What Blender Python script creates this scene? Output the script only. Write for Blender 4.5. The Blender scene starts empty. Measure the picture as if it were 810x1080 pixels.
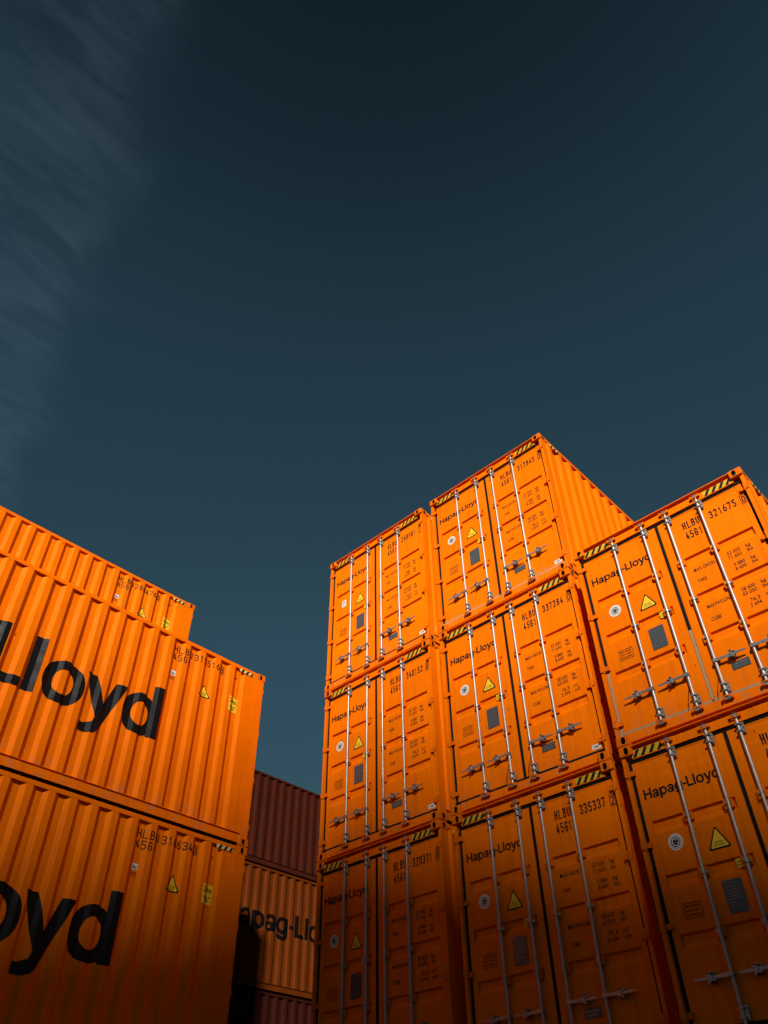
import bpy, bmesh, math, random
from mathutils import Vector, Matrix
random.seed(7)
R = math.radians
S = bpy.context.scene
COL = S.collection

# ------------------------------------------------------------------ camera
GROUND_TO_TOP = 11.718            # height of the datum (top of the middle stack) above ground
def Z(z): return z + GROUND_TO_TOP
cam = bpy.data.cameras.new('camera')
cam_o = bpy.data.objects.new('camera', cam); COL.objects.link(cam_o)
yaw, pitch, roll = -0.7492, 0.7485, -0.0149
f = Vector((math.sin(yaw)*math.cos(pitch), math.cos(yaw)*math.cos(pitch), math.sin(pitch)))
rt = Vector((math.cos(yaw), -math.sin(yaw), 0)); up = rt.cross(f)
r2 = rt*math.cos(roll)+up*math.sin(roll); u2 = up*math.cos(roll)-rt*math.sin(roll)
M = Matrix((r2, u2, -f)).transposed().to_4x4()
M.translation = Vector((6.4321, -8.1375, Z(-9.8376)))
cam_o.matrix_world = M
cam.sensor_fit = 'HORIZONTAL'; cam.sensor_width = 36.0
cam.lens = 818.7258/810*36.0
cam.clip_start = 0.1; cam.clip_end = 6000
S.camera = cam_o

# ------------------------------------------------------------------ light
TO_SUN = Vector((0.5310, -0.7141, 0.4555)).normalized()
SUN_EL = math.asin(TO_SUN.z)
sun = bpy.data.lights.new('sun', 'SUN'); sun.energy = 5.0; sun.angle = R(2.0); sun.color = (1.0, 0.94, 0.84)
sun_o = bpy.data.objects.new('sun', sun); COL.objects.link(sun_o)
sun_o.rotation_euler = TO_SUN.to_track_quat('Z', 'Y').to_euler(); sun_o.location = (30, -40, 60)

W_ = bpy.data.worlds.new("World"); S.world = W_; W_.use_nodes = True
nt = W_.node_tree; nt.nodes.clear()
def N(t, **k):
    n = nt.nodes.new(t)
    for a, b in k.items():
        if a == 'inp':
            for i, v in b.items(): n.inputs[i].default_value = v
        else: setattr(n, a, b)
    return n
def Lk(a, b): nt.links.new(a, b)
def mth(op, a, b=None, c=None, clamp=False):
    n = nt.nodes.new('ShaderNodeMath'); n.operation = op; n.use_clamp = clamp
    for i, x in enumerate((a, b, c)):
        if x is None: continue
        if isinstance(x, (int, float)): n.inputs[i].default_value = x
        else: nt.links.new(x, n.inputs[i])
    return n.outputs[0]
sky = N('ShaderNodeTexSky', sky_type='NISHITA'); sky.sun_disc = False
sky.sun_elevation = SUN_EL; sky.sun_rotation = math.atan2(TO_SUN.x, TO_SUN.y)
sky.altitude = 1500; sky.air_density = 0.8; sky.dust_density = 0.0; sky.ozone_density = 1.2
tc = N('ShaderNodeTexCoord'); sp = N('ShaderNodeSeparateXYZ'); Lk(tc.outputs['Generated'], sp.inputs[0])
zz = mth('MAXIMUM', sp.outputs[2], 0.08)
px = mth('DIVIDE', sp.outputs[0], zz); py = mth('DIVIDE', sp.outputs[1], zz)
# s: signed distance from the edge of the cirrus sheet on the cloud plane
s_ = mth('SUBTRACT', py, mth('MULTIPLY_ADD', px, -0.271, 0.047-0.271*0.304))
cb = N('ShaderNodeCombineXYZ'); Lk(px, cb.inputs[0]); Lk(py, cb.inputs[1])
mp = N('ShaderNodeMapping', inp={'Rotation': (0, 0, 0), 'Scale': (17.0, 4.0, 1.0)}); Lk(cb.outputs[0], mp.inputs[0])
n1 = N('ShaderNodeTexNoise', inp={'Scale': 1.0, 'Detail': 7.0, 'Roughness': 0.62, 'Distortion': 0.9}); Lk(mp.outputs[0], n1.inputs['Vector'])
n2 = N('ShaderNodeTexNoise', inp={'Scale': 5.5, 'Detail': 4.0, 'Roughness': 0.55, 'Distortion': 0.4}); Lk(cb.outputs[0], n2.inputs['Vector'])
edge = mth('ADD', s_, mth('MULTIPLY', mth('SUBTRACT', n2.outputs[0], 0.5), 0.16))
edge = mth('ADD', edge, mth('MULTIPLY', mth('SUBTRACT', n1.outputs[0], 0.5), 0.10))
mr = N('ShaderNodeMapRange', interpolation_type='SMOOTHSTEP', inp={'From Min': 0.035, 'From Max': -0.055}); Lk(edge, mr.inputs[0])
wis = N('ShaderNodeMapRange', interpolation_type='SMOOTHSTEP', inp={'From Min': 0.30, 'From Max': 0.72, 'To Min': 0.12}); Lk(n1.outputs[0], wis.inputs[0])
fade = N('ShaderNodeMapRange', inp={'From Min': -0.30, 'From Max': -0.05, 'To Min': 0.35}); Lk(s_, fade.inputs[0])
cl = mth('MULTIPLY', mth('MULTIPLY', mr.outputs[0], wis.outputs[0]), fade.outputs[0])
# polariser-dark sky: deeper towards the zenith
zr = N('ShaderNodeMapRange', interpolation_type='SMOOTHERSTEP', inp={'From Min': 0.76, 'From Max': 1.08, 'To Min': 1.32, 'To Max': 0.34}); Lk(sp.outputs[2], zr.inputs[0])
tint = N('ShaderNodeMix', data_type='RGBA', blend_type='MULTIPLY', inp={0: 1.0}); tint.inputs[7].default_value = (0.43, 0.60, 0.455, 1)
Lk(sky.outputs[0], tint.inputs[6])
dk = N('ShaderNodeVectorMath', operation='SCALE'); Lk(tint.outputs[2], dk.inputs[0]); hz = N('ShaderNodeMapRange', inp={'From Min': 0.0, 'From Max': 0.55, 'To Min': 0.25, 'To Max': 1.0}); Lk(sp.outputs[2], hz.inputs[0]); Lk(mth('MULTIPLY', zr.outputs[0], hz.outputs[0]), dk.inputs['Scale'])
ccol = N('ShaderNodeMix', data_type='RGBA', blend_type='ADD'); Lk(cl, ccol.inputs[0]); Lk(dk.outputs[0], ccol.inputs[6])
ccol.inputs[7].default_value = (0.27, 0.39, 0.50, 1)
bg = N('ShaderNodeBackground'); bg.inputs[1].default_value = 0.05
wo = N('ShaderNodeOutputWorld'); Lk(ccol.outputs[2], bg.inputs[0]); Lk(bg.outputs[0], wo.inputs[0])

S.view_settings.view_transform = 'Standard'; S.view_settings.look = 'None'
S.view_settings.gamma = 1.0; S.view_settings.use_curve_mapping = False
S.view_settings.exposure = 0.35

# ------------------------------------------------------------------ materials
def mat(name, col, rough=.5, metal=0., spec=.5, var=0., dirt=0., dirtcol=(.10, .05, .025), rust=0., bump=0., bscale=2., bigbump=0., grime=0., tinted=False, lowdirt=0., rustth=.655):
    m = bpy.data.materials.new(name); m.use_nodes = True; t = m.node_tree; t.nodes.clear()
    o = t.nodes.new('ShaderNodeOutputMaterial'); b = t.nodes.new('ShaderNodeBsdfPrincipled'); t.links.new(b.outputs[0], o.inputs[0])
    b.inputs['Base Color'].default_value = (*col, 1); b.inputs['Roughness'].default_value = rough
    b.inputs['Metallic'].default_value = metal; b.inputs['Specular IOR Level'].default_value = spec
    tc = t.nodes.new('ShaderNodeTexCoord'); src = tc.outputs['Object']
    oi = t.nodes.new('ShaderNodeObjectInfo')
    def noise(sc, det, rgh, scale=(1, 1, 1)):
        mp = t.nodes.new('ShaderNodeMapping'); mp.inputs['Scale'].default_value = scale
        ad = t.nodes.new('ShaderNodeVectorMath'); ad.operation = 'ADD'
        ml = t.nodes.new('ShaderNodeVectorMath'); ml.operation = 'SCALE'; ml.inputs[0].default_value = (37, 19, 53)
        t.links.new(oi.outputs['Random'], ml.inputs['Scale'])
        t.links.new(src, mp.inputs[0]); t.links.new(mp.outputs[0], ad.inputs[0]); t.links.new(ml.outputs[0], ad.inputs[1])
        n = t.nodes.new('ShaderNodeTexNoise'); n.inputs['Scale'].default_value = sc; n.inputs['Detail'].default_value = det
        n.inputs['Roughness'].default_value = rgh; t.links.new(ad.outputs[0], n.inputs['Vector']); return n.outputs[0]
    def ramp(x, a, b_, lo=0., hi=1.):
        r = t.nodes.new('ShaderNodeMapRange'); r.inputs['From Min'].default_value = a; r.inputs['From Max'].default_value = b_
        r.inputs['To Min'].default_value = lo; r.inputs['To Max'].default_value = hi; t.links.new(x, r.inputs[0]); return r.outputs[0]
    def mix(fac, a, c):
        n = t.nodes.new('ShaderNodeMix'); n.data_type = 'RGBA'; t.links.new(fac, n.inputs[0])
        if isinstance(a, tuple): n.inputs[6].default_value = (*a, 1)
        else: t.links.new(a, n.inputs[6])
        n.inputs[7].default_value = (*c, 1); return n.outputs[2]
    cur = tuple(col)
    if var:
        cur = mix(ramp(noise(1.3, 5, .6), .35, .7, 0, var), cur, tuple(c*.62 for c in col))
    if dirt:
        cur = mix(ramp(noise(2.2, 6, .65, (6, 6, .35)), .50, .80, 0, dirt), cur, dirtcol)
    if grime:
        cur = mix(ramp(noise(14., 5, .7), .56, .74, 0, grime), cur, dirtcol)
    if rust:
        cur = mix(ramp(noise(9., 8, .75), rustth, rustth+.035, 0, rust), cur, (.085, .028, .012))
    if lowdirt:      # road dust and scuffs gathered along the foot of each box
        sx = t.nodes.new('ShaderNodeSeparateXYZ'); t.links.new(src, sx.inputs[0])
        a1 = ramp(sx.outputs[2], .42, .10, 0, 1); a2 = ramp(noise(7., 6, .7, (1, 1, .6)), .50, .68, 0, lowdirt)
        ml2 = t.nodes.new('ShaderNodeMath'); ml2.operation = 'MULTIPLY'; t.links.new(a1, ml2.inputs[0]); t.links.new(a2, ml2.inputs[1])
        cur = mix(ml2.outputs[0], cur, (.34, .19, .09))
    if tinted:       # each box has faded a little differently (object colour)
        n = t.nodes.new('ShaderNodeMix'); n.data_type = 'RGBA'; n.blend_type = 'MULTIPLY'; n.inputs[0].default_value = 1
        if isinstance(cur, tuple): n.inputs[6].default_value = (*cur, 1)
        else: t.links.new(cur, n.inputs[6])
        t.links.new(oi.outputs['Color'], n.inputs[7]); cur = n.outputs[2]
    if not isinstance(cur, tuple): t.links.new(cur, b.inputs['Base Color'])
    if var or dirt:
        t.links.new(ramp(noise(5, 4, .6), .3, .7, rough*.85, min(1, rough*1.2)), b.inputs['Roughness'])
    last = None
    for st, sc, dist in ((bump, bscale, .01), (bigbump, 1.1, .05)):
        if st:
            bp = t.nodes.new('ShaderNodeBump'); bp.inputs['Strength'].default_value = st; bp.inputs['Distance'].default_value = dist
            t.links.new(noise(sc, 3, .5), bp.inputs['Height'])
            if last: t.links.new(last, bp.inputs['Normal'])
            last = bp.outputs[0]
    if last: t.links.new(last, b.inputs['Normal'])
    return m
ORANGE = (0.88, 0.180, 0.0002)
M_OR = mat('orange_paint', ORANGE, .6, spec=.04, var=.25, dirt=.42, dirtcol=(.36, .062, .004), rust=.9, bump=.06, bscale=22, bigbump=.50, lowdirt=.55, tinted=True)
M_ORC = mat('orange_paint_worn_metal', (0.80, 0.158, 0.001), .6, spec=.06, var=.4, dirt=.35, dirtcol=(.30, .07, .01), rust=.9, bump=.25, bscale=40, grime=.6, rustth=.62, tinted=True)
M_ORD = mat('dark_orange_paint', (0.11, 0.021, 0.0012), .7, spec=.05, var=.5, dirt=.5, dirtcol=(.12, .035, .01), rust=.8, bump=.2, bscale=20)  # much darker orange base colour, only on the far stack
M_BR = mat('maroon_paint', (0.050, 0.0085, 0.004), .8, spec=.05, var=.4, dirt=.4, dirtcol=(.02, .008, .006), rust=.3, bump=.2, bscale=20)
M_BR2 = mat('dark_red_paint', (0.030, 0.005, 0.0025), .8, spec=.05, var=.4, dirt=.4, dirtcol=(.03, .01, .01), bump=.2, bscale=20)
M_RUB = mat('black_rubber', (.007, .007, .008), .8, spec=.15)
M_WORN = mat('worn_dusty_gasket', (.42, .27, .15), .7, spec=.3, var=.5, grime=.7, dirtcol=(.10, .07, .05))
M_ZN = mat('galvanised_steel', (.36, .34, .32), .40, metal=.7, spec=.4, var=.3, grime=.3, dirtcol=(.30, .22, .17), bump=.3, bscale=60)
M_ROD = mat('galvanised_rod', (.44, .405, .375), .45, metal=.45, spec=.4, var=.5, grime=.45, dirtcol=(.35, .26, .22))
M_BLK = mat('black_lettering', (.010, .010, .011), .6, spec=.12, bump=.1, bscale=30)
M_BIG = mat('black_side_lettering', (.007, .007, .008), .5, spec=.10, grime=.35, dirtcol=(.05, .018, .008), var=.3, bump=.1, bscale=20)
M_OLD = mat('matt_old_black_lettering', (.004, .004, .004), .9, spec=.0)
M_YEL = mat('yellow_film', (.86, .55, .02), .5, spec=.35, var=.25)
M_YELH = mat('hazard_yellow', (.60, .37, .02), .6, spec=.2, var=.4, grime=.4, dirtcol=(.25, .10, .02))
M_YELP = mat('pale_yellow_film', (.70, .52, .17), .45, spec=.35, var=.25)
M_WHT = mat('white_film', (.72, .70, .66), .5, spec=.3, var=.2)
M_GRY = mat('grey_plate', (.075, .085, .095), .4, metal=.2, spec=.5, var=.3)
M_DARK = mat('dark_hole_gap_shade', (.02, .008, .005), .8, spec=.1)  # casting-hole insides; under the bottom rails it paints the gap's shade
M_CON = mat('concrete', (.32, .31, .29), .85, spec=.2, var=.4, dirt=.3, dirtcol=(.12, .11, .10), bump=.4, bscale=12)
M_ASP = mat('asphalt', (.052, .052, .054), .9, spec=.3, var=.4, grime=.4, dirtcol=(.03, .03, .03), bump=.5, bscale=60)
M_LIN = mat('road_paint', (.70, .68, .62), .7, var=.4)
M_GLS = mat('window_glass', (.03, .04, .05), .08, spec=.8)

# ------------------------------------------------------------------ mesh helpers
class MB:
    def __init__(s): s.v = []; s.f = []; s.mi = []; s.mats = []
    def mid(s, m):
        if m not in s.mats: s.mats.append(m)
        return s.mats.index(m)
    def poly(s, pts, m):
        b = len(s.v); s.v += [tuple(p) for p in pts]; s.f.append(tuple(range(b, b+len(pts)))); s.mi.append(s.mid(m))
    def box(s, a, b, m):
        x0, y0, z0 = a; x1, y1, z1 = b; i = len(s.v)
        s.v += [(x, y, z) for z in (z0, z1) for y in (y0, y1) for x in (x0, x1)]
        for q in ((0, 2, 3, 1), (4, 5, 7, 6), (0, 1, 5, 4), (2, 6, 7, 3), (0, 4, 6, 2), (1, 3, 7, 5)):
            s.f.append(tuple(i+k for k in q)); s.mi.append(s.mid(m))
    def prism(s, pts, axis, a, b, m):      # pts 2D; extruded along axis between a and b
        def P(p, t):
            if axis == 'y': return (p[0], t, p[1])
            if axis == 'x': return (t, p[0], p[1])
            return (p[0], p[1], t)
        n = len(pts); i = len(s.v); s.v += [P(p, a) for p in pts]+[P(p, b) for p in pts]; k = s.mid(m)
        s.f.append(tuple(i+j for j in range(n))); s.f.append(tuple(i+n+j for j in reversed(range(n)))); s.mi += [k, k]
        for j in range(n): s.f.append((i+j, i+(j+1) % n, i+n+(j+1) % n, i+n+j)); s.mi.append(k)
    def cyl(s, p0, p1, r, m, n=12, r1=None):
        p0 = Vector(p0); p1 = Vector(p1); d = (p1-p0).normalized(); a = d.orthogonal().normalized(); b = d.cross(a)
        i = len(s.v); r1 = r if r1 is None else r1
        for p, rr in ((p0, r), (p1, r1)):
            for k in range(n):
                t = 2*math.pi*k/n; s.v.append(tuple(p+(a*math.cos(t)+b*math.sin(t))*rr))
        mm = s.mid(m)
        for k in range(n): s.f.append((i+k, i+(k+1) % n, i+n+(k+1) % n, i+n+k)); s.mi.append(mm)
        s.f.append(tuple(i+k for k in reversed(range(n)))); s.f.append(tuple(i+n+k for k in range(n))); s.mi += [mm, mm]
    def tube(s, pts, r, m, n=8):
        for a, b in zip(pts, pts[1:]): s.cyl(a, b, r, m, n)
    def mesh(s, name, smooth=False, fix=True):
        me = bpy.data.meshes.new(name); me.from_pydata(s.v, [], s.f)
        for m in s.mats: me.materials.append(m)
        me.polygons.foreach_set('material_index', s.mi)
        if fix:
            bm = bmesh.new(); bm.from_mesh(me); bmesh.ops.recalc_face_normals(bm, faces=bm.faces)
            bm.to_mesh(me); bm.free()
        if smooth:
            me.set_sharp_from_angle(angle=R(40)); me.shade_smooth() if hasattr(me, 'shade_smooth') else None
            me.set_sharp_from_angle(angle=R(40))
        me.update(); return me
def ob(name, me, parent=None, loc=(0, 0, 0), rz=0):
    o = bpy.data.objects.new(name, me); COL.objects.link(o); o.parent = parent; o.location = loc; o.rotation_euler = (0, 0, rz); return o
def bevel(o, w, seg=2):
    b = o.modifiers.new('bevel', 'BEVEL'); b.width = w; b.segments = seg; b.limit_method = 'ANGLE'; b.angle_limit = R(50)
def evaluated(o):
    dg = bpy.context.evaluated_depsgraph_get(); return bpy.data.meshes.new_from_object(o.evaluated_get(dg))

# small lettering from the built-in font: returns triangles/polys in 2D with unit box known
_tc = {}
def text2d(s, bold=.012):
    k = (s, bold)
    if k in _tc: return _tc[k]
    c = bpy.data.curves.new('t', 'FONT'); c.body = s; c.offset = bold; c.resolution_u = 3
    o = bpy.data.objects.new('t', c); COL.objects.link(o); bpy.context.view_layer.update()
    me = evaluated(o); v = [tuple(x.co)[:2] for x in me.vertices]; fs = [tuple(p.vertices) for p in me.polygons]
    COL.objects.unlink(o); bpy.data.objects.remove(o); bpy.data.curves.remove(c); bpy.data.meshes.remove(me)
    _tc[k] = (v, fs); return _tc[k]
CAPH = None
def put_text(mb, s, x0, z0, h, w, m, P, bold=.012):
    """letters of cap height h with baseline z0 starting at x0, squeezed to width w; P maps (x, z) to 3D"""
    global CAPH
    if CAPH is None:
        v, _ = text2d('H', 0); CAPH = max(a[1] for a in v)
    v, fs = text2d(s, bold)
    a = min(p[0] for p in v); b = max(p[0] for p in v)
    sx = w/(b-a); sz = h/CAPH; i = len(mb.v)
    mb.v += [P(x0+(p[0]-a)*sx, z0+p[1]*sz) for p in v]
    k = mb.mid(m)
    for q in fs: mb.f.append(tuple(i+j for j in q)); mb.mi.append(k)

# block characters for the container numbers, drawn as mitred strokes (cell 1 x 1)
_c, _d = .26, .14
SEG = {'H': [[(0, 0), (0, 1)], [(1, 0), (1, 1)], [(0, .5), (1, .5)]], 'L': [[(0, 1), (0, 0), (1, 0)]],
 'B': [[(0, .52), (1-_c, .52), (1, .52-_d), (1, _d), (1-_c, 0), (0, 0), (0, 1), (.95-_c, 1), (.95, 1-_d), (.95, .52+_d), (.95-_c, .52)]],
 'U': [[(0, 1), (0, _d), (_c, 0), (1-_c, 0), (1, _d), (1, 1)]],
 'G': [[(1, 1-_d*1.4), (1-_c, 1), (_c, 1), (0, 1-_d), (0, _d), (_c, 0), (1-_c, 0), (1, _d), (1, .48), (.5, .48)]],
 '0': [[(_c, 0), (0, _d), (0, 1-_d), (_c, 1), (1-_c, 1), (1, 1-_d), (1, _d), (1-_c, 0), (_c, 0)]],
 '1': [[(.15, .78), (.55, 1), (.55, 0)]],
 '2': [[(0, 1-_d), (_c, 1), (1-_c, 1), (1, 1-_d), (1, .64), (0, .0), (1, 0)]],
 '3': [[(0, 1-_d), (_c, 1), (1-_c, 1), (1, 1-_d), (1, .52+_d), (1-_c, .52), (.35, .52)], [(1-_c, .52), (1, .52-_d), (1, _d), (1-_c, 0), (_c, 0), (0, _d)]],
 '4': [[(1, .26), (0, .26), (.62, 1)], [(.72, .52), (.72, 0)]],
 '5': [[(.95, 1), (.05, 1), (.05, .56), (1-_c, .58), (1, .58-_d), (1, _d), (1-_c, 0), (_c, 0), (0, _d)]],
 '6': [[(.75, 1), (.25, .78), (0, .5), (0, _d), (_c, 0), (1-_c, 0), (1, _d), (1, .56-_d), (1-_c, .56), (.02, .54)]],
 '7': [[(0, 1), (1, 1), (.35, 0)]],
 '8': [[(_c, .52), (.04, .52+_d), (.04, 1-_d), (_c, 1), (1-_c, 1), (.96, 1-_d), (.96, .52+_d), (1-_c, .52), (1, .52-_d), (1, _d), (1-_c, 0), (_c, 0), (0, _d), (0, .52-_d), (_c, .52), (1-_c, .52)]],
 '9': [[(.25, 0), (.75, .22), (1, .5), (1, 1-_d), (1-_c, 1), (_c, 1), (0, 1-_d), (0, .44+_d), (_c, .44), (.98, .46)]]}
def id_quads(s, x0, z0, h, w):
    """list of quads for string s with baseline z0, height h, total width w"""
    n = len(s); gap = .42; cw = w/(n+(n-1)*gap); t = h*.062; out = []
    for i, ch in enumerate(s):
        X = x0+i*cw*(1+gap)
        for li, pl in enumerate(SEG[ch]):
            P = [Vector((X+t+p[0]*(cw-2*t), z0+t+p[1]*(h-2*t))) for p in pl]; A = []; B = []
            closed = (P[0]-P[-1]).length < 1e-6
            for k, p in enumerate(P):
                if closed and k in (0, len(P)-1): d0 = (P[-1]-P[-2]).normalized(); d1 = (P[1]-P[0]).normalized()
                else:
                    d1 = (P[k+1]-p).normalized() if k+1 < len(P) else (p-P[k-1]).normalized()
                    d0 = (p-P[k-1]).normalized() if k else d1
                nn = Vector((-(d0+d1).y, (d0+d1).x)); nn = nn.normalized() if nn.length > 1e-6 else Vector((-d0.y, d0.x))
                q = max(.5, nn.dot(Vector((-d0.y, d0.x)))); e = Vector((0, 0))
                if not closed and k == 0: e = -d1*t
                if not closed and k == len(P)-1: e = d0*t
                A.append(p+nn*t/q+e); B.append(p-nn*t/q+e)
            for k in range(len(P)-1): out.append((li, [tuple(A[k]), tuple(A[k+1]), tuple(B[k+1]), tuple(B[k])]))
    return out
def put_id(mb, s, x0, z0, h, w, m):
    for li, q in id_quads(s, x0, z0, h, w): mb.poly([(x, YD-.0025-.0006*li, z) for x, z in q], m)
def id_on_side(mb, s, u0, z0, h, w, br, P, m):
    for li, q in id_quads(s, u0, z0, h, w): stroke_on_side(mb, [q], 0, 0, 1, br, P, m, .003+.0006*li)

# wordmark letters as thick strokes, cap height 1 (each stroke a closed strip of quads)
T = .19
def strip(L, R_): return [[L[i], L[i+1], R_[i+1], R_[i]] for i in range(len(L)-1)]
def bar(x0, z0, x1, z1): return [[(x0, z0), (x1, z0), (x1, z1), (x0, z1)]]
def ringp(cx, cz, rx, rz, t=T, a0=0, a1=360, n=36, tv=None):
    tv = t*.86 if tv is None else tv
    o, i = [], []
    for k in range(n+1):
        a = R(a0+(a1-a0)*k/n); c, s = math.cos(a), math.sin(a); e = .92
        C = math.copysign(abs(c)**e, c); Sg = math.copysign(abs(s)**e, s)
        o.append((cx+rx*C, cz+rz*Sg)); i.append((cx+(rx-t)*C, cz+(rz-tv)*Sg))
    return strip(o, i)
def glyph(c):
    xh = .74
    if c == 'H': return .80, [bar(0, 0, T, 1), bar(.61, 0, .80, 1), bar(T, .42, .61, .59)]
    if c == 'L': return .60, [bar(0, 0, T, 1), bar(T, 0, .60, .165)]
    if c == 'l': return .19, [bar(0, 0, T, 1)]
    if c == '-': return .34, [bar(0, .30, .34, .46)]
    if c == 'o': return .756, [ringp(.378, .37, .378, .385)]
    if c == 'd': return .75, [ringp(.36, .37, .36, .385), bar(.56, 0, .75, 1)]
    if c == 'p': return .75, [ringp(.39, .37, .36, .385), bar(0, -.26, .19, xh)]
    if c == 'g': return .75, [ringp(.36, .37, .36, .385), bar(.56, -.02, .75, xh), ringp(.39, -.02, .36, .26, a0=-180, a1=0, n=20)]
    if c == 'a': return .68, [ringp(.27, .21, .27, .225, t=.17), bar(.45, 0, .64, .50), ringp(.335, .46, .305, .295, a0=0, a1=165, n=20)]
    if c == 'y':
        return .78, [[[(0, xh), (.205, xh), (.47, .10), (.35, -.10)][0:4]], [[(.78, xh), (.575, xh), (.28, -.10), (.44, -.17)]],
                     [[(.28, -.10), (.44, -.17), (.36, -.27), (.21, -.12)], [(.21, -.12), (.36, -.27), (.24, -.30), (.16, -.145)], [(.16, -.145), (.24, -.30), (.08, -.295), (.08, -.145)]]]
GAP = {'Ha': .07, 'ap': .06, 'pa': .05, 'ag': .05, 'g-': .06, '-L': .06, 'Ll': .06, 'lo': .07, 'oy': -.01, 'yd': -.02}
def wordmark_len():
    s = 'Hapag-Lloyd'; return sum(glyph(c)[0] for c in s)+sum(GAP[a+b] for a, b in zip(s, s[1:]))
WL = wordmark_len()
def wordmark():
    s = 'Hapag-Lloyd'; x = 0; out = []
    for i, c in enumerate(s):
        w, parts = glyph(c)
        for li, pt in enumerate(parts):
            out.append((li, [[(x+p[0], p[1]) for p in q] for q in pt]))
        x += w+(GAP[s[i:i+2]] if i+1 < len(s) else 0)
    return out

# ------------------------------------------------------------------ container geometry
CW, CL, HH = 2.438, 12.192, 2.889         # high cube
PITCH = 2.892
CX, CY, CZ = .162, .178, .118
def casting_mesh(name, m):
    mb = MB(); mb.box((0, 0, 0), (CX, CY, CZ), m); o = ob('tmp', mb.mesh(name)); bevel(o, .014, 3)
    def stad(w, h, cx, cz, n=7):
        r = w/2; p = []
        for k in range(n+1): a = math.pi*k/n; p.append((cx+r*math.cos(a), cz+h/2-r+r*math.sin(a)))
        for k in range(n+1): a = math.pi+math.pi*k/n; p.append((cx+r*math.cos(a), cz-h/2+r+r*math.sin(a)))
        return p
    c1 = MB(); c1.prism(stad(.052, .086, .094, CZ*.47), 'y', -.02, .06, M_DARK)
    c2 = MB(); c2.prism(stad(.052, .086, .10, CZ*.47), 'x', -.02, .05, M_DARK)
    c3 = MB(); c3.prism([(b, a) for a, b in stad(.062, .118, .09, .085)], 'z', CZ-.045, CZ+.02, M_DARK)
    cs = []
    for c in (c1, c2, c3):
        k = ob('tmpc', c.mesh('c')); cs.append(k)
        bo = o.modifiers.new('b', 'BOOLEAN'); bo.object = k; bo.operation = 'DIFFERENCE'; bo.solver = 'EXACT'
        try: bo.material_mode = 'TRANSFER'
        except Exception: pass
    bpy.context.view_layer.update()
    me = evaluated(o); me.name = name
    for x in cs+[o]: bpy.data.objects.remove(x)
    return me
def mirrored(me, sx, sy, sz, name):
    m2 = me.copy(); m2.name = name; bm = bmesh.new(); bm.from_mesh(m2)
    for v in bm.verts: v.co = (v.co.x*sx, v.co.y*sy, v.co.z*sz)
    if sx*sy*sz < 0: bmesh.ops.reverse_faces(bm, faces=bm.faces)
    bm.to_mesh(m2); bm.free(); return m2

PH, DEP = .303, .040
U0 = -.648                                 # phase measured back from the right-hand end
def corr_breaks(L):
    """u positions of the folds on a side panel (u=0 left end, u=L right end, seen from outside) with depth below the outer face"""
    out = []; k = -60
    while True:
        b = L+U0+PH*k
        if b > L-.42: break
        if b > .22: out += [(b, 0), (b+.062, DEP), (b+.150, DEP), (b+.212, 0)]
        k += 1
    return [(.160, DEP), (.182, DEP), (.242, 0)]+out+[(L-.17, 0)]
def depth_at(br, u):
    for (a, da), (b, db) in zip(br, br[1:]):
        if a <= u <= b: return da+(db-da)*(u-a)/(b-a) if b > a else da
    return 0
def side_frame(side, L=CL):
    """returns P(u, z, out) to container coordinates; out = distance outside the wall face"""
    if side == 'right': return lambda u, z, o=0: (CW-.006+o, u, z)
    return lambda u, z, o=0: (.006-o, L-u, z)
def side_wall_mesh(side, m, H):
    br = corr_breaks(CL); P = side_frame(side); mb = MB()
    z0, z1 = .172, H-.066
    for (a, da), (b, db) in zip(br, br[1:]):
        mb.poly([P(a, z0, -da), P(b, z0, -db), P(b, z1, -db), P(a, z1, -da)], m)
    b0 = MB.mesh(mb, 'side_wall', fix=False)
    bm = bmesh.new(); bm.from_mesh(b0); bmesh.ops.remove_doubles(bm, verts=bm.verts, dist=1e-5)
    # give the sheet thickness
    bmesh.ops.recalc_face_normals(bm, faces=bm.faces)
    n = Vector((1, 0, 0)) if side == 'right' else Vector((-1, 0, 0))
    if sum(f.normal.dot(n) for f in bm.faces) < 0: bmesh.ops.reverse_faces(bm, faces=bm.faces)
    bmesh.ops.solidify(bm, geom=bm.faces[:], thickness=.003)
    bm.to_mesh(b0); bm.free(); return b0
def stroke_on_side(mb, quads, u0, z0, sc, br, P, m, lift):
    """drape flat lettering over the corrugated sheet: cut it at every fold, then push it to the sheet's depth"""
    bm = bmesh.new()
    for q in quads:
        vs = [bm.verts.new((u0+x*sc, z0+z*sc, 0)) for x, z in q]
        try: bm.faces.new(vs)
        except Exception: pass
    bmesh.ops.remove_doubles(bm, verts=bm.verts, dist=1e-5)
    lo = min(v.co.x for v in bm.verts); hi = max(v.co.x for v in bm.verts)
    for b, _ in br:
        if lo < b < hi:
            bmesh.ops.bisect_plane(bm, geom=bm.verts[:]+bm.edges[:]+bm.faces[:], plane_co=(b, 0, 0), plane_no=(1, 0, 0), dist=1e-6)
    i = len(mb.v); bm.verts.index_update(); k = mb.mid(m)
    for v in bm.verts: mb.v.append(P(v.co.x, v.co.y, lift-depth_at(br, v.co.x)))
    for fc in bm.faces: mb.f.append(tuple(i+v.index for v in fc.verts)); mb.mi.append(k)
    bm.free()
def text_on_side(mb, s, u0, z0, h, w, br, P, m, lift=.003, bold=.014):
    t = MB(); put_text(t, s, u0, z0, h, w, m, lambda x, z: (x, z, 0), bold)
    stroke_on_side(mb, [[t.v[j][:2] for j in q] for q in t.f], 0, 0, 1, br, P, m, lift)
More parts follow.
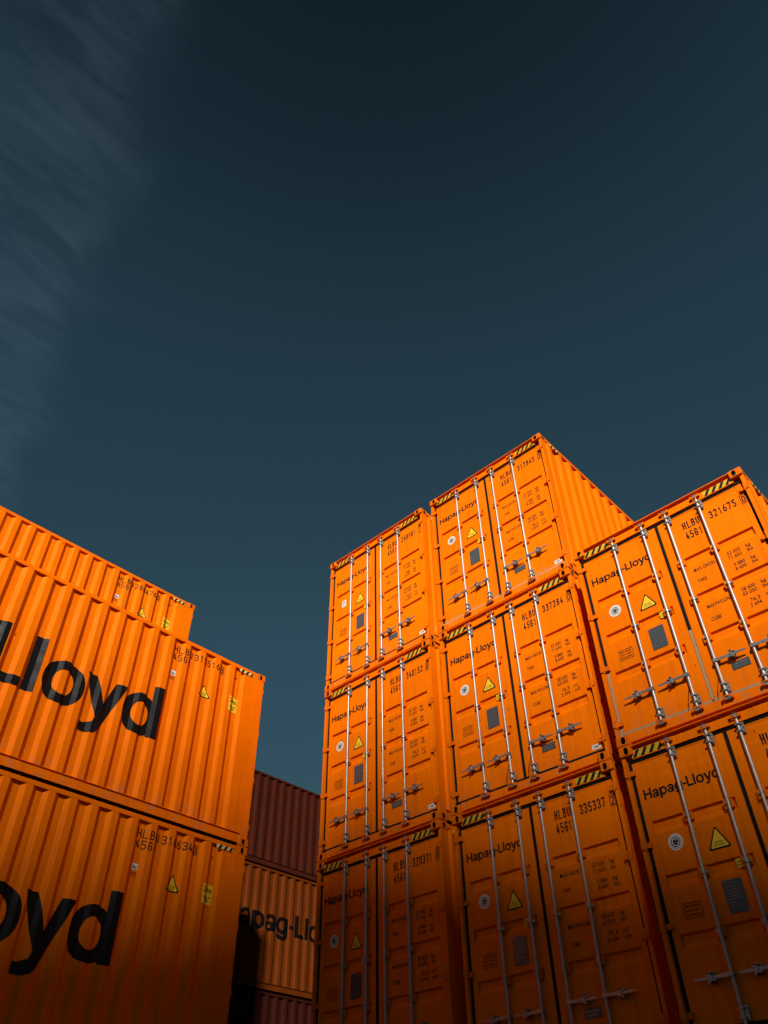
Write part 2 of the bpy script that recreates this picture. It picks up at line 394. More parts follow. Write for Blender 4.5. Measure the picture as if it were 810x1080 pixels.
def outward(me, n):
    bm = bmesh.new(); bm.from_mesh(me); n = Vector(n)
    for fc in bm.faces:
        if fc.normal.dot(n) < 0: fc.normal_flip()
    bm.to_mesh(me); bm.free(); return me

def frame_mesh(m, H):
    mb = MB(); L = CL
    for x0, s in ((0, 1), (CW, -1)):
        def bx(a, b, c, d, e, f_): mb.box((min(x0+s*a, x0+s*b), c, e), (max(x0+s*a, x0+s*b), d, f_), m)
        bx(.006, .050, .030, .17, CZ-.01, H-CZ+.01)      # door post, outer leg
        bx(.052, .125, .110, .17, CZ-.01, H-CZ+.01)      # door post, inner leg
        bx(.006, .11, L-.16, L-.012, CZ-.01, H-CZ+.01)   # rear post
        bx(.004, .064, CY-.02, L-CY+.02, H-.076, H-.018) # top side rail
        bx(.016, .05, CY-.02, L-CY+.02, .036, .150)      # bottom side rail web, set back under the wall
        mb.box((min(x0+s*.018, x0+s*.125), CY-.02, .0345), (max(x0+s*.018, x0+s*.125), L-CY+.02, .0355), M_DARK)  # rail underside coloured dark to stand in for shade in the stacking gap
        bx(.050, .060, CY-.02, L-CY+.02, .150, .176)
        bx(.007, .050, CY-.02, L-CY+.02, .170, .176)
    # header with its overhanging lip, sill
    a, b = CX-.02, CW-CX+.02
    mb.box((a, .040, H-.160), (b, .12, H-.062), m)
    mb.box((a, .004, H-.026), (b, .15, H-.016), m)
    mb.box((a, .105, H-.064), (b, .115, H-.024), m)
    mb.box((a, .052, .040), (b, .13, .146), m)
    mb.box((a, .105, .016), (b, .12, .040), m)
    # rear header and sill
    mb.box((a, CL-.10, H-.11), (b, CL-.02, H-.014), m); mb.box((a, CL-.10, .02), (b, CL-.02, .15), m)
    return mb.mesh('frame')
def roof_mesh(m, H):
    mb = MB(); y = .12; up_ = 0
    while y < CL-.2:
        a = [(y, 0), (y+.03, .018), (y+.105, .018), (y+.135, 0), (y+.21, 0)]
        for (p, h), (q, h2) in zip(a, a[1:]):
            mb.poly([(.06, p, H-.042+h), (CW-.06, p, H-.042+h), (CW-.06, q, H-.042+h2), (.06, q, H-.042+h2)], m)
        y += .21
    me = mb.mesh('roof'); return outward(me, (0, 0, 1))
def floor_mesh(H):
    mb = MB(); mb.box((.12, .13, .12), (CW-.12, CL-.1, .15), M_BR)
    y = .4
    while y < CL-.3: mb.box((.05, y, .03), (CW-.05, y+.045, .119), M_BR); y += .45
    return mb.mesh('floor')
def end_mesh(m, H):
    mb = MB(); x = .11; d = 0; pts = [(.10, 0)]
    while x < CW-.36: pts += [(x+.03, 0), (x+.07, DEP), (x+.15, DEP), (x+.19, 0)]; x += .25
    pts.append((CW-.10, 0))
    for (a, da), (b, db) in zip(pts, pts[1:]):
        mb.poly([(a, CL-.05-da, .15), (a, CL-.05-da, H-.11), (b, CL-.05-db, H-.11), (b, CL-.05-db, .15)], m)
    return outward(mb.mesh('end_wall'), (0, 1, 0))

YD = .075                                   # plane of the door face
RIDGES = (-.858, -1.404, -1.945)
DX = ((.092, 1.178), (1.216, 2.350))       # door leaves
PX = ((.165, 1.085), (1.395, 2.280))       # pressed panel inside each leaf
RODX = ((.582, 1.020), (1.366, 1.800))
def door_mesh(i, m, H):
    mb = MB(); x0, x1 = DX[i]; a, b = PX[i]; zb, zt = .182, H-.190
    pz = [(zb, 0), (zb+.045, .0)]
    # valleys from the bottom up: gentle lower slope, floor, steep upper slope
    for r in reversed(RIDGES):
        t = H+r
        pz += [(t-.135, 0), (t-.075, .030), (t-.012, .030), (t+.006, 0)]
    pz += [(zt-.215, 0), (zt-.205, .005), (zt-.02, .005), (zt-.018, 0), (zt, 0)]
    for (z, d), (z2, d2) in zip(pz, pz[1:]):
        mb.poly([(a, YD+d, z), (b, YD+d, z), (b, YD+d2, z2), (a, YD+d2, z2)], m)
        if d or d2:
            for x in (a, b): mb.poly([(x, YD, z), (x, YD+d, z), (x, YD+d2, z2), (x, YD, z2)], m)
    me = mb.mesh('door', fix=False); outward(me, (0, -1, 0))
    fr = MB()
    for p, q in ((x0, a-.0015), (b+.0015, x1)): fr.box((p, YD+.0, zb), (q, YD+.045, zt), m)
    # returns of the leaf edge
    f2 = fr.mesh('x'); bm = bmesh.new(); bm.from_mesh(me); bm.from_mesh(f2)
    bm.to_mesh(me); bm.free()
    if not me.materials: me.materials.append(m)
    return me
def gasket_mesh(i, H, m, side_m=None):
    mb = MB(); x0, x1 = DX[i]; y0, y1 = YD-.012, YD+.03; zb, zt = .182, H-.190; side_m = side_m or M_RUB
    mb.box((x0-.02, y0, zt+.002), (x1+.012, y1, zt+.030), M_RUB)
    mb.box((x0-.045 if i == 0 else x0-.01, y0, zb-.034), (x1+.01 if i == 0 else x1+.045, y1, zb-.002), m)
    if i == 0:
        mb.box((x0-.038, y0+.012, zb+.9), (x0-.002, y1, zt), M_RUB)
        mb.box((x0-.038, y0+.012, zb), (x0-.002, y1, zb+.898), side_m)
        mb.box((x1+.002, y0+.002, zb+.9), (x1+.034, y1, zt), M_RUB)
        mb.box((x1+.002, y0+.002, zb), (x1+.034, y1, zb+.898), side_m)
    else: mb.box((x1+.002, y0+.010, zb), (x1+.038, y1, zt), M_RUB)
    return mb.mesh('gasket')
def hinge_mesh(side, z, H, m):
    mb = MB(); s = 1 if side == 0 else -1; x0 = 0 if side == 0 else CW
    def bx(a, b, y0, y1, z0, z1): mb.box((min(x0+s*a, x0+s*b), y0, z0), (max(x0+s*a, x0+s*b), y1, z1), m)
    bx(.006, .048, .016, .029, z-.038, z+.038)
    mb.cyl((x0+s*.050, .028, z-.055), (x0+s*.050, .028, z+.055), .0125, m, 10)
    bx(.052, .118, .040, .052, z-.028, z+.026)
    bx(.094, .118, .052, YD-.001, z-.028, z+.026)
    return mb.mesh('hinge', smooth=True)
def rod_mesh(x, H):
    mb = MB(); yr = .036
    zt, zb = H-.088, .118
    mb.cyl((x, yr, zb), (x, yr, zt), .0172, M_ROD, 16)
    me = mb
    # cam ends
    for z, s in ((zt, 1), (zb, -1)):
        me.cyl((x, yr, z-.012), (x, yr, z+.016), .023, M_ZN, 10)
        me.prism([(x-.034, z-.004*s), (x+.036, z-.004*s), (x+.026, z+.020*s), (x-.020, z+.022*s)], 'y', .012, .038, M_ZN)
    # keeper plates right of the rod, clamped to the door
    for z in (H-.225, .245):
        me.box((x+.012, .046, z-.056), (x+.054, .058, z+.056), M_ZN)
        me.box((x-.030, .052, z-.040), (x+.030, YD-.001, z+.040), M_ZN)
        me.box((x-.028, .010, z+.030), (x+.030, .052, z+.044), M_ZN)
        me.box((x-.028, .010, z-.044), (x+.030, .052, z-.030), M_ZN)
        for dz in (-.042, 0, .042): me.cyl((x+.040, .047, z+dz), (x+.040, .037, z+dz), .008, M_ZN, 8)
    # small stop collars
    for z in (H-1.47,): 
        me.cyl((x, yr, z-.014), (x, yr, z+.014), .027, M_ZN, 10); me.box((x+.016, .030, z-.011), (x+.052, .044, z+.011), M_ZN)
    o = me.mesh('lock_rod', smooth=True); return o
def guide_mesh(x, z, m):
    mb = MB(); z = z-.055
    mb.box((x-.050, .040, z-.048), (x-.0225, YD+.020, z+.048), m); mb.box((x+.0225, .048, z-.040), (x+.040, YD+.020, z+.040), m)
    mb.box((x-.0225, .060, z-.040), (x+.0225, YD+.020, z+.040), m)
    mb.box((x-.0225, .0135, z-.010), (x+.006, .0150, z+.022), M_ZN)
    return mb.mesh('rod_guide')
def keeper_mesh(x, z, s, m):
    mb = MB(); yb = .060
    mb.box((x-.062, .004, z-.016), (x-.040, yb, z+.022), m); mb.box((x+.040, .004, z-.016), (x+.062, yb, z+.022), m)
    mb.box((x-.062, .002, z+(.014 if s < 0 else -.016)), (x+.062, .012, z+(.024 if s < 0 else -.006)), m)
    return mb.mesh('cam_keeper')
def handle_mesh(x, s, z):
    """lever from the rod at x going s (+1 right, -1 left)"""
    mb = MB(); L = .36
    y = .030
    def bx(a, b, y0, y1, z0, z1, m=M_ZN): mb.box((min(x+s*a, x+s*b), y0, z0), (max(x+s*a, x+s*b), y1, z1), m)
    bx(-.022, .050, .010, .058, z-.022, z+.016)
    mb.prism([(x+s*.05, z-.020), (x+s*.05, z+.010), (x+s*(L-.10), z+.008), (x+s*L, z+.000), (x+s*L, z-.014), (x+s*(L-.10), z-.020)], 'y', .012, .020, M_ZN)
    # catch and retainer
    bx(.160, .228, .052, YD-.001, z-.040, z+.038)
    bx(.150, .200, .008, .052, z-.034, z-.022); bx(.180, .240, .000, .050, z+.010, z+.020)
    mb.cyl((x+s*.19, .050, z+.030), (x+s*.19, .002, z+.030), .016, M_ZN, 10)
    mb.cyl((x+s*.215, .050, z-.040), (x+s*.215, .004, z-.040), .012, M_ZN, 10)
    bx(.180, .205, .002, .010, z-.036, z+.034)
    return mb.mesh('handle', smooth=True)
def hazard_mesh(x0, x1, H):
    mb = MB(); z0, z1 = H-.150, H-.068; y = .040
    mb.poly([(x0, y-.002, z0), (x1, y-.002, z0), (x1, y-.002, z1), (x0, y-.002, z1)], M_YELH)
    n = 4; p = (x1-x0)/n; sl = .055
    for k in range(n):
        a = x0+p*k+.012; mb.poly([(a, y-.004, z0), (a+.042, y-.004, z0), (min(a+.042+sl, x1), y-.004, z1), (min(a+sl, x1-.002), y-.004, z1)], M_BLK)
    return outward(mb.mesh('hazard_marking'), (0, -1, 0))
def disc(mb, cx, cz, r, y, m, n=28, ri=None):
    if ri is None: mb.poly([(cx+r*math.cos(2*math.pi*k/n), y, cz+r*math.sin(2*math.pi*k/n)) for k in range(n)], m)
    else:
        for k in range(n):
            a, b = 2*math.pi*k/n, 2*math.pi*(k+1)/n
            mb.poly([(cx+q*math.cos(t), y, cz+q*math.sin(t)) for q, t in ((r, a), (r, b), (ri, b), (ri, a))], m)
def tri_round(cx, z0, w, h, r=.014):
    P = [Vector((cx-w/2, z0)), Vector((cx+w/2, z0)), Vector((cx, z0+h))]; out = []
    for i, p in enumerate(P):
        a = (P[i-1]-p).normalized(); b = (P[(i+1) % 3]-p).normalized()
        for t in (0, .5, 1): q = p+a*r*(1-t)*1.6+b*r*t*1.6; out.append((q.x, q.y) if t != .5 else ((p+(a+b)*r*.62).x, (p+(a+b)*r*.62).y))
    return out
YL = YD-.0025
FR = lambda x, z: (x, YL, z)
def sticker_triangle(H, P=None, cx=.80, zt=-1.065, w=.245, h=.225):
    mb = MB(); P = P or (lambda x, z, k=0: (x, YL-k*.001, z))
    z0 = H+zt-h
    mb.poly([P(x, z, 0) for x, z in tri_round(cx, z0, w, h)], M_BLK)
    mb.poly([P(x, z, 1) for x, z in tri_round(cx, z0+.016, w-.052, h-.045, .008)], M_YEL)
    t = lambda x, z: P(x, z, 2)
    put_text(mb, 'CAUTION', cx-.045, z0+.060, .014, .09, M_BLK, t, .02); put_text(mb, '9\'6" HIGH', cx-.052, z0+.034, .014, .104, M_BLK, t, .02)
    return mb
def left_decals(H, kind):
    """wordmark mesh, then the stickers of the left leaf"""
    out = []
    mb = MB(); h = .112; x0 = .148; sx = (.870)/WL
    for li, quads in wordmark():
        for q in quads:
            mb.poly([(x0+x*sx, YL-.0006*li, H-.618+z*h) for x, z in q], M_BLK)
    # outlined notice
    a, b, c, d = .272, .462, H-1.828, H-1.690
    for x, z, x2, z2 in ((a, c, b, c+.006), (a, d-.006, b, d), (a, c+.006, a+.006, d-.006), (b-.006, c+.006, b, d-.006)): mb.poly([(x, YL, z), (x2, YL, z), (x2, YL, z2), (x, YL, z2)], M_BLK)
    for k, s in enumerate(('SAFETY APPROVED', 'ANTI THEFT', 'DOOR LOCKING')): put_text(mb, s, a+.018, d-.040-k*.038, .018, .150, M_BLK, FR, .02)
    out.append(('lettering', mb))
    mb = MB(); cx, cz = .366, H-1.115
    if kind == 'round':
        disc(mb, cx, cz, .083, YL, M_WHT)
        disc(mb, cx, cz, .050, YL-.001, M_BLK, ri=.041); disc(mb, cx, cz, .031, YL-.001, M_BLK)
        for k in range(3):
            an = R(90+120*k); mb.poly([(cx+.032*math.cos(an)+.005*math.sin(an), YL-.002, cz+.032*math.sin(an)-.005*math.cos(an)), (cx+.032*math.cos(an)-.005*math.sin(an), YL-.002, cz+.032*math.sin(an)+.005*math.cos(an)), (cx-.005*math.sin(an)*-1, YL-.002, cz)], M_WHT)
        for k in range(18):
            an = R(20*k+10); mb.poly([(cx+r*math.cos(an+t), YL-.001, cz+r*math.sin(an+t)) for r, t in ((.060, -.06), (.068, -.06), (.068, .06), (.060, .06))], M_GRY)
    else:
        mb.poly([(cx-.05, YL, cz-.075), (cx+.055, YL, cz-.075), (cx+.055, YL, cz+.075), (cx-.05, YL, cz+.075)], M_WHT)
        disc(mb, cx, cz+.025, .028, YL-.001, M_BLK, ri=.017)
        put_text(mb, 'SGS', cx-.03, cz-.045, .03, .06, M_BLK, lambda x, z: (x, YL-.001, z), .02)
    out.append(('inspection_sticker', mb))
    out.append(('warning_triangle', sticker_triangle(H)))
    mb = MB(); a, z = .905, H-1.50
    mb.poly([(a, YL, z), (a+.058, YL, z), (a+.058, YL, z+.085), (a, YL, z+.085)], M_YEL)
    put_text(mb, '2,9m', a+.008, z+.050, .016, .042, M_BLK, lambda x, q: (x, YL-.001, q), .02); put_text(mb, '9\'6"', a+.010, z+.016, .016, .036, M_BLK, lambda x, q: (x, YL-.001, q), .02)
    out.append(('height_sticker', mb))
    mb = MB(); mb.box((.712, YL-.004, H-1.868), (.906, YD-.0005, H-1.578), M_GRY)
    for k in range(9): put_text(mb, ('CSC SAFETY APPROVAL', 'DATE MANUFACTURED', 'IDENTIFICATION NO', 'MAX GROSS 32500 KG', 'ALLOWABLE STACKING', 'TRANSVERSE RACKING', 'OWNER', 'TIMBER TREATMENT', 'ACEP')[k], .728, H-1.618-.027*k, .010, (.15, .12, .13, .14, .16, .15, .06, .13, .05)[k], M_ZN, lambda x, q: (x, YL-.006, q), .0)
    for x, z in ((.722, -1.588), (.896, -1.588), (.722, -1.858), (.896, -1.858), (.80, -1.72)): disc(mb, x, H+z, .006, YL-.007, M_ZN, 8)
    out.append(('data_plate', mb))
    return out
def right_decals(H, num, chk, white):
    out = []; mb = MB()
    put_id(mb, 'HLBU', 1.520, H-.455, .115, .225, M_BLK)
    if num: put_id(mb, num, 1.872, H-.482, .115, .345, M_BLK)
    if chk:
        cx, cz = 2.312, H-.435
        put_id(mb, chk, cx-.020, cz-.050, .100, .042, M_BLK)
        for x, z, x2, z2 in ((-.036, -.066, .036, -.060), (-.036, .060, .036, .066), (-.036, -.060, -.030, .060), (.030, -.060, .036, .060)): mb.poly([(cx+x, YL, cz+z), (cx+x2, YL, cz+z), (cx+x2, YL, cz+z2), (cx+x, YL, cz+z2)], M_BLK)
    put_id(mb, '45G1', 1.520, H-.615, .115, .218, M_BLK)
    for s, x, z, w in (('MAX GROSS', 1.468, -1.100, .268), ('TARE', 1.468, -1.262, .115), ('MAX PAYLOAD', 1.470, -1.640, .30), ('CUBE', 1.470, -1.815, .12)):
        put_text(mb, s, x, H+z, .046, w, M_BLK, FR, .006)
    for s, x, z, w in (('32 500', 1.895, -1.085, .16), ('kg', 2.125, -1.085, .055), ('71 650', 1.895, -1.150, .16), ('lbs', 2.125, -1.150, .065),
                       ('3 880', 1.925, -1.262, .13), ('kg', 2.125, -1.262, .055), ('8 600', 1.925, -1.325, .13), ('lbs', 2.125, -1.325, .065),
                       ('28 600', 1.895, -1.612, .16), ('kg', 2.125, -1.612, .055), ('63 050', 1.895, -1.675, .16), ('lbs', 2.125, -1.675, .065),
                       ('76.3', 1.945, -1.782, .11), ('m3', 2.125, -1.782, .060), ('2 694', 1.925, -1.845, .13), ('cuft', 2.125, -1.845, .085)):
        put_text(mb, s, x, H+z, .044, w, M_BLK, FR, .006)
    out.append(('lettering', mb))
    mb = MB(); mb.box((1.505, YL-.003, H-2.478), (1.708, YD-.0005, H-2.385), M_GRY)
    put_text(mb, 'HLBU '+(num or '320'), 1.525, H-2.425, .020, .16, M_ZN, lambda x, q: (x, YL-.005, q), .01); put_text(mb, 'PROPERTY', 1.540, H-2.460, .018, .13, M_ZN, lambda x, q: (x, YL-.005, q), .01)
    out.append(('owner_plate', mb))
    if white:
        mb = MB(); a, b, c, d = 2.200, 2.322, H-2.682, H-2.622
        mb.poly([(a, YL, c), (b, YL, c), (b, YL, d), (a, YL, d)], M_WHT)
        put_text(mb, 'CIMC', a+.02, c+.017, .026, .08, M_BLK, lambda x, q: (x, YL-.001, q), .03)
        out.append(('maker_label', mb))
    return out

def side_marks(side, H, num, chk, big, big_sc=.82, big_u=None, big_z=-1.83):
    """black numbers, stickers and wordmark for one corrugated side; positions measured from its right-hand end"""
    br = corr_breaks(CL); P = side_frame(side); L = CL; out = []
    q = lambda du, z: (L+du, H+z)
    mb = MB()
    if num:
        for s, u, z, w in (('HLBU', -1.822, -.290, .345), (num, -1.430, -.290, .475), ('45G1', -1.815, -.432, .32)):
            id_on_side(mb, s, L+u, H+z, .115, w, br, P, M_BLK)
        cu, cz = L-.885, H-.235
        id_on_side(mb, chk, cu-.024, cz-.05, .10, .048, br, P, M_BLK)
        for a, b, c, d in ((-.04, -.07, .04, -.062), (-.04, .062, .04, .07), (-.04, -.062, -.032, .062), (.032, -.062, .04, .062)):
            stroke_on_side(mb, [[(cu+a, cz+b), (cu+c, cz+b), (cu+c, cz+d), (cu+a, cz+d)]], 0, 0, 1, br, P, M_BLK, .003)
        text_on_side(mb, 'HC', L-.612, H-.285, .04, .055, br, P, M_BLK)
        text_on_side(mb, 'CC', L-1.80, H-.775, .045, .08, br, P, M_BLK)
        out.append(('number_lettering', mb))
        mb = MB(); cu, z0, w, h = L-1.165, H-.845, .235, .225
        def flat(pts, lift, m): stroke_on_side(mb, [pts], 0, 0, 1, br, P, m, lift)
        flat(tri_round(cu, z0, w, h), .003, M_BLK); flat(tri_round(cu, z0+.016, w-.052, h-.045, .008), .0045, M_YEL)
        text_on_side(mb, 'CAUTION', cu-.045, z0+.06, .016, .09, br, P, M_BLK, .006); text_on_side(mb, "HIGH", cu-.045, z0+.032, .016, .09, br, P, M_BLK, .006)
        out.append(('warning_triangle', mb))
        mb = MB(); a, b, c, d = L-.690, L-.500, H-.885, H-.632
        flat([(a, c), (b, c), (b, d), (a, d)], .003, M_YEL)
        text_on_side(mb, '2,9m', a+.018, H-.735, .070, .155, br, P, M_BLK, .0045); text_on_side(mb, '9\'6"', a+.03, H-.855, .070, .13, br, P, M_BLK, .0045)
        out.append(('height_sticker', mb))
        mb = MB(); a, b, c, d = L-1.81, L-1.715, H-.700, H-.620
        flat([(a, c), (b, c), (b, d), (a, d)], .003, M_WHT)
        text_on_side(mb, 'ic', a+.018, H-.685, .045, .06, br, P, M_BLK, .0045, .03)
        out.append(('registration_sticker', mb))
    if big:
        mb = MB(); sc = big_sc; u0 = (L-1.858-WL*sc) if big_u is None else big_u
        for li, quads in wordmark(): stroke_on_side(mb, quads, u0, H+big_z, sc, br, P, M_BIG if big_sc == .82 else M_OLD, .0035+.0012*li)
        out.append(('wordmark', mb))
    return out
def side_hazard(side, H, at_right):
    """short black and yellow strip on the top rail beside the door post"""
    P = side_frame(side); mb = MB()
    u0, u1 = (CL-.56, CL-.27) if at_right else (.27, .56); z0, z1 = H-.128, H-.070
    mb.poly([P(u0, z0, .010), P(u1, z0, .010), P(u1, z1, .010), P(u0, z1, .010)], M_YELP)
    n = 3; p = (u1-u0)/n
    for k in range(n):
        a = u0+p*k+.03; mb.poly([P(a, z0, .0115), P(a+.042, z0, .0115), P(min(a+.078, u1), z1, .0115), P(a+.036, z1, .0115)], M_BLK)
    return mb

CAST = {}
def get_casts(m):
    if m.name not in CAST:
        base = casting_mesh('corner_casting', m); d = {}
        for sx in (1, -1):
            for sy in (1, -1):
                for sz in (1, -1): d[(sx, sy, sz)] = base if (sx, sy, sz) == (1, 1, 1) else mirrored(base, sx, sy, sz, 'corner_casting')
        CAST[m.name] = d
    return CAST[m.name]
PROTO = {}
def base_meshes(m, H):
    k = (m.name, H)
    if k in PROTO: return PROTO[k]
    g = {'frame': frame_mesh(m, H), 'sr': side_wall_mesh('right', m, H), 'sl': side_wall_mesh('left', m, H), 'roof': roof_mesh(m, H), 'floor': floor_mesh(H), 'end': end_mesh(m, H),
         'd0': door_mesh(0, m, H), 'd1': door_mesh(1, m, H), 'hz0': hazard_mesh(.132, .530, H), 'hz1': hazard_mesh(1.900, 2.275, H),
         'hing': {(s, z): hinge_mesh(s, H+z, H, M_ORC if m is M_OR else m) for s in (0, 1) for z in (-.31, -1.085, -1.862, -2.42 if H < 2.7 else -2.60)},
         'rod': [rod_mesh(x, H) for p in RODX for x in p], 'guide': [[guide_mesh(x, H+z, m) for z in RIDGES] for p in RODX for x in p], 'keep': [[keeper_mesh(x, H-.098, 1, m), keeper_mesh(x, .118, -1, m)] for p in RODX for x in p],
         'gk': {}}
    zs = H-2.340
    g['hand'] = [handle_mesh(RODX[0][0], -1, zs), handle_mesh(RODX[0][1], -1, zs), handle_mesh(RODX[1][0], 1, zs+.03), handle_mesh(RODX[1][1], 1, zs+.03)]
    g['cast'] = get_casts(M_ORC if m is M_OR else m)
    PROTO[k] = g; return g
def emb(mb, name, parent, n=None):
    me = mb.mesh(name, fix=False)
    if n: outward(me, n)
    return ob(name, me, parent)
def container(name, x, y, ztop, label, m=M_OR, H=HH, rot=0, group=None, num=None, chk=None, doors='full', worn=False, sticker='round', white=False, wires=(), big=False, category='shipping container', **kw):
    """origin at the lower outer corner of the door end; x,y world position of that corner"""
    e = ob(name, None, None, (x, y, Z(ztop)-H), rot); e['label'] = label; e['category'] = category
    if group: e['group'] = group
    g = base_meshes(m, H)
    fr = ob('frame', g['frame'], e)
    for (sx, sy, sz), me in g['cast'].items():
        ob('corner_casting', me, e, (0 if sx > 0 else CW, 0 if sy > 0 else CL, H if sz < 0 else 0) if False else ((0 if sx > 0 else CW), (0 if sy > 0 else CL), (H-CZ if sz > 0 else CZ)))
    sr = ob('side_wall', g['sr'], e); sl = ob('side_wall', g['sl'], e); ob('roof', g['roof'], e); ob('floor', g['floor'], e); ob('end_wall', g['end'], e)
    for i in (0, 1):
        d = ob('door', g['d%d' % i], e)
        gk = (i, worn)
        if gk not in g['gk']: g['gk'][gk] = gasket_mesh(i, H, M_WORN if worn else M_RUB, M_WORN if worn == 2 else None)
        ob('gasket', g['gk'][gk], d)
        for (s, z), me in g['hing'].items():
            if s == i: ob('hinge', me, d)
        if doors == 'full':
            for j in (0, 1):
                ob('lock_rod', g['rod'][2*i+j], d); ob('handle', g['hand'][2*i+j], d)
                for me in g['guide'][2*i+j]: ob('rod_guide', me, d)
                for me in g['keep'][2*i+j]: ob('cam_keeper', me, d)
            for nm, mb in (left_decals(H, sticker) if i == 0 else right_decals(H, num, chk, white)): emb(mb, nm, d, (0, -1, 0))
            for wx in wires:
                if (wx < 1.2) == (i == 0):
                    w = MB(); z0 = .40; w.tube([(wx-.02, .03, z0), (wx-.045, .012, z0-.09), (wx-.075, .018, z0-.17), (wx-.088, .03, z0-.235)], .0035, M_BLK, 6); ob('seal_wire', w.mesh('seal_wire'), d)
    if m is M_OR:
        ob('hazard_marking', g['hz0'], e); ob('hazard_marking', g['hz1'], e)
    # side markings
    for side, wall, n in (('right', sr, (1, 0, 0)), ('left', sl, (-1, 0, 0))):
        if (num and m is M_OR and rot) or big:
            if side == 'right' and not rot: pass
            for nm, mb in side_marks(side, H, num if m is M_OR else None, chk, big, **kw): emb(mb, nm, wall, n)
        if m is M_OR: emb(side_hazard(side, H, side == 'left'), 'hazard_marking', e, n)
    rr = random.Random(label); tint = (.94+.06*rr.random(), .90+.10*rr.random(), 1, 1)
    def paint(o):
        o.color = tint
        for c in o.children: paint(c)
    paint(e)
    return e

def sleeper(x0, x1, y, h, label):
    mb = MB(); w = .42
    mb.prism([(y-w/2, 0), (y+w/2, 0), (y+w/2-.03, h-.03), (y+w/2-.05, h), (y-w/2+.05, h), (y-w/2+.03, h-.03)], 'x', x0+.02, x1-.02, M_CON)
    o = ob('concrete_sleeper', mb.mesh('concrete_sleeper')); o['label'] = label; o['category'] = 'concrete block'; o['group'] = 'concrete sleepers under the container stacks'; return o

# ------------------------------------------------------------------ ground
def sheet(name, x0, y0, x1, y1, z, m):
    mb = MB(); mb.poly([(x0, y0, z), (x1, y0, z), (x1, y1, z), (x0, y1, z)], m); o = ob(name, mb.mesh(name)); o['kind'] = 'structure'; return o
sheet('ground', -2500, -2500, 2500, 2500, 0, M_ASP)
mb = MB()
for x in (-2.9, 9.2): mb.poly([(x, -40, .004), (x+.12, -40, .004), (x+.12, 20, .004), (x, 20, .004)], M_LIN)
o = ob('road_marking', mb.mesh('road_marking')); o['kind'] = 'structure'

# ------------------------------------------------------------------ the right-hand block of stacks, doors to the camera
ZA, ZC, YA, YC = .048, -.035, .0344, -.2363
xa, xb, xc = -.2354-CW, 0., CW+.2191
grp = 'orange containers stacked with their doors to the camera'
door_specs = [
 ('A', 0, '268581', '1', 'top orange container of the left door stack, numbered 268581', dict(sticker='square', white=True)),
 ('A', 1, '340152', '8', 'second orange container from the top of the left door stack, numbered 340152', dict(white=True)),
 ('A', 2, '320371', '0', 'third orange container down the left door stack in shade, numbered 320371', dict(white=True)),
 ('A', 3, '320415', '2', 'lowest orange container of the left door stack, standing on concrete sleepers', dict()),
 ('B', 0, '317845', '3', 'highest orange container, numbered 317845, its sunlit ribbed right side showing', dict(worn=True, white=True)),
 ('B', 1, '337284', '0', 'orange container numbered 337284 in the middle of the middle door stack', dict(white=True, wires=(1.02, 1.366))),
 ('B', 2, '335337', '2', 'shaded orange container numbered 335337 in the middle door stack', dict(white=True)),
 ('B', 3, '335102', '6', 'lowest orange container of the middle door stack, standing on concrete sleepers', dict()),
 ('C', 1, '321675', '0', 'largest looking orange container, numbered 321675, with pale worn sill at right edge', dict(worn=2, wires=(1.02, 1.366))),
 ('C', 2, '', '', 'shaded orange container directly below the one numbered 321675 at the right edge', dict()),
 ('C', 3, '321008', '4', 'lowest orange container of the right door stack, standing on concrete sleepers', dict()),
]
for c, k, num, chk, lab, kw in door_specs:
    x, y, z = {'A': (xa, YA, ZA), 'B': (xb, 0, 0), 'C': (xc, YC, ZC)}[c]
    jx = {('A', 1): .004, ('B', 1): -.006, ('B', 0): .006, ('C', 2): .004}.get((c, k), 0)
    container('shipping_container', x+jx, y, z-k*PITCH, lab, group=grp, num=num, chk=chk, **kw)

# ------------------------------------------------------------------ left-hand stacks, long sides to the camera (door end away, rotated half a turn)
XL, YLe, ZL = -3.1237, -.9299, -2.7494
XM, YM, ZM = -5.8544, -.9474, .1426
g2 = 'orange containers stacked side on at the left'
for k, num, chk, lab in ((0, '315516', '3', 'orange ribbed container at left with the big black wordmark in full sun'),
                         (1, '318634', '0', 'half shaded orange ribbed container below the sunlit one at bottom left'),
                         (2, '318220', '5', 'lowest orange ribbed container of the near left stack, on concrete sleepers')):
    container('shipping_container', XL, YLe, ZL-k*PITCH, lab, rot=math.pi, group=g2, num=num, chk=chk, doors='plain', big=True)
for k, num, chk, lab in ((0, '286476', '0', 'orange ribbed container at far left peeking above the one with the big wordmark'),
                         (1, '286310', '2', 'orange container one level below the peeking top one in the rear left stack'),
                         (2, '286911', '7', 'orange container two levels below the peeking top one in the rear left stack'),
                         (3, '286054', '6', 'lowest orange container of the rear left stack, on concrete sleepers')):
    container('shipping_container', XM, YM, ZM-k*PITCH, lab, rot=math.pi, group=g2, num=num, chk=chk, doors='plain', big=True)

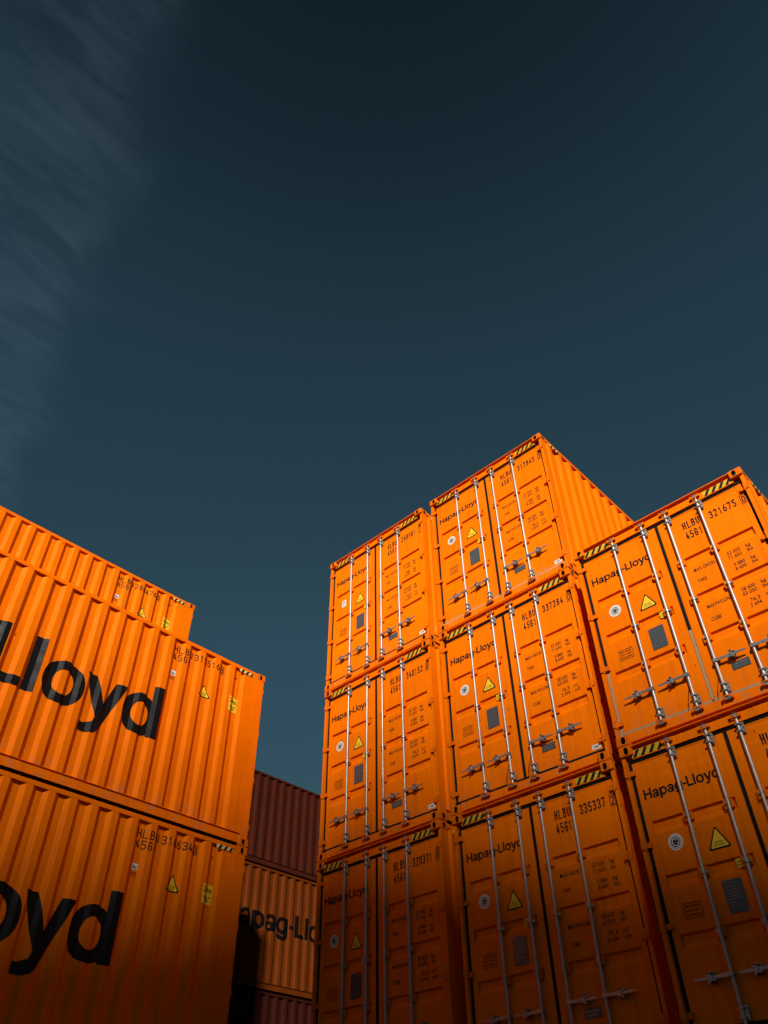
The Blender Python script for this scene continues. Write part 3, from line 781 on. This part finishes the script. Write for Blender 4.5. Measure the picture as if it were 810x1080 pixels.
# ------------------------------------------------------------------ far stack in the gap
XG, ZG = -10.984, .0423; YG = 12.85
H2 = 2.546
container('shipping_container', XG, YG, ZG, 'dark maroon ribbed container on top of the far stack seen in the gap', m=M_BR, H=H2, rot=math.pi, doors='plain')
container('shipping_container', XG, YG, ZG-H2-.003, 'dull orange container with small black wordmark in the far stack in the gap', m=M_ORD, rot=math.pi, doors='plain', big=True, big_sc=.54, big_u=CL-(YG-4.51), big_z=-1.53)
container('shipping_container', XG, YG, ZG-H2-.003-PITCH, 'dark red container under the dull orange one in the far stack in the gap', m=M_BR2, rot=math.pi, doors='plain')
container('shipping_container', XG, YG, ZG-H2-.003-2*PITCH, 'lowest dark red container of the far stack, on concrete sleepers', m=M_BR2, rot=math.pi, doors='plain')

for nm, x0, yf, yb, top in (('left door stack', xa, YA, YA+CL, ZA-4*PITCH+.003), ('middle door stack', xb, 0, CL, -4*PITCH+.003), ('right door stack', xc, YC, YC+CL, ZC-4*PITCH+.003),
                            ('near left side-on stack', XL-CW, YLe-CL, YLe, ZL-3*PITCH+.003), ('rear left side-on stack', XM-CW, YM-CL, YM, ZM-4*PITCH+.003),
                            ('far stack in the gap', XG-CW, YG-CL, YG, ZG-H2-.003-3*PITCH+.003)):
    sleeper(x0, x0+CW, yf+.22, Z(top), 'concrete sleeper under the near end of the '+nm); sleeper(x0, x0+CW, yb-.22, Z(top), 'concrete sleeper under the far end of the '+nm)

# ------------------------------------------------------------------ added unseen blocker behind the camera, shaped so its shade darkens the lower rows
def shade_blocker():
    hd = Vector((TO_SUN.x, TO_SUN.y, 0)).normalized(); D = 90.
    zs = Z(-2.95)                                    # height where the middle of its shade meets the stacks
    top = zs+D*TO_SUN.z/Vector((TO_SUN.x, TO_SUN.y)).length
    e = ob('shade_blocker', None, None, (hd.x*D, hd.y*D, 0), math.atan2(hd.y, hd.x)-math.pi/2)
    e['label'] = 'added out-of-view shade blocker in the form of a tall gabled concrete store'; e['category'] = 'building'
    w = 22.; pk = 2.1; sl = .75; s2 = 1.05
    # local x runs along the front; the ridge stands where its shade falls on the left door stack
    prof = [(pk-w, 0), (pk+w, 0), (pk+w, top-s2*w-.4), (pk, top-.4), (pk-w, top-sl*w-.4)]
    mb = MB(); mb.prism(prof, 'y', .3, 40, M_CON); ob('wall', mb.mesh('wall'), e)
    rb = MB(); rb.prism([(pk-w-.6, top-sl*(w+.6)-.38), (pk, top-.38), (pk+w+.6, top-s2*(w+.6)-.38), (pk+w+.6, top-s2*(w+.6)), (pk, top), (pk-w-.6, top-sl*(w+.6))], 'y', 0, 40.3, M_GRY); ob('roof', rb.mesh('roof'), e)
    wm = None
    for i in range(8):
        if wm is None:
            b = MB(); b.box((-1.4, .24, 0), (1.4, .35, 2.2), M_GLS); wm = b.mesh('window')
        ob('window', wm, e, (pk-w+5+i*5.4, 0, 4))
shade_blocker()
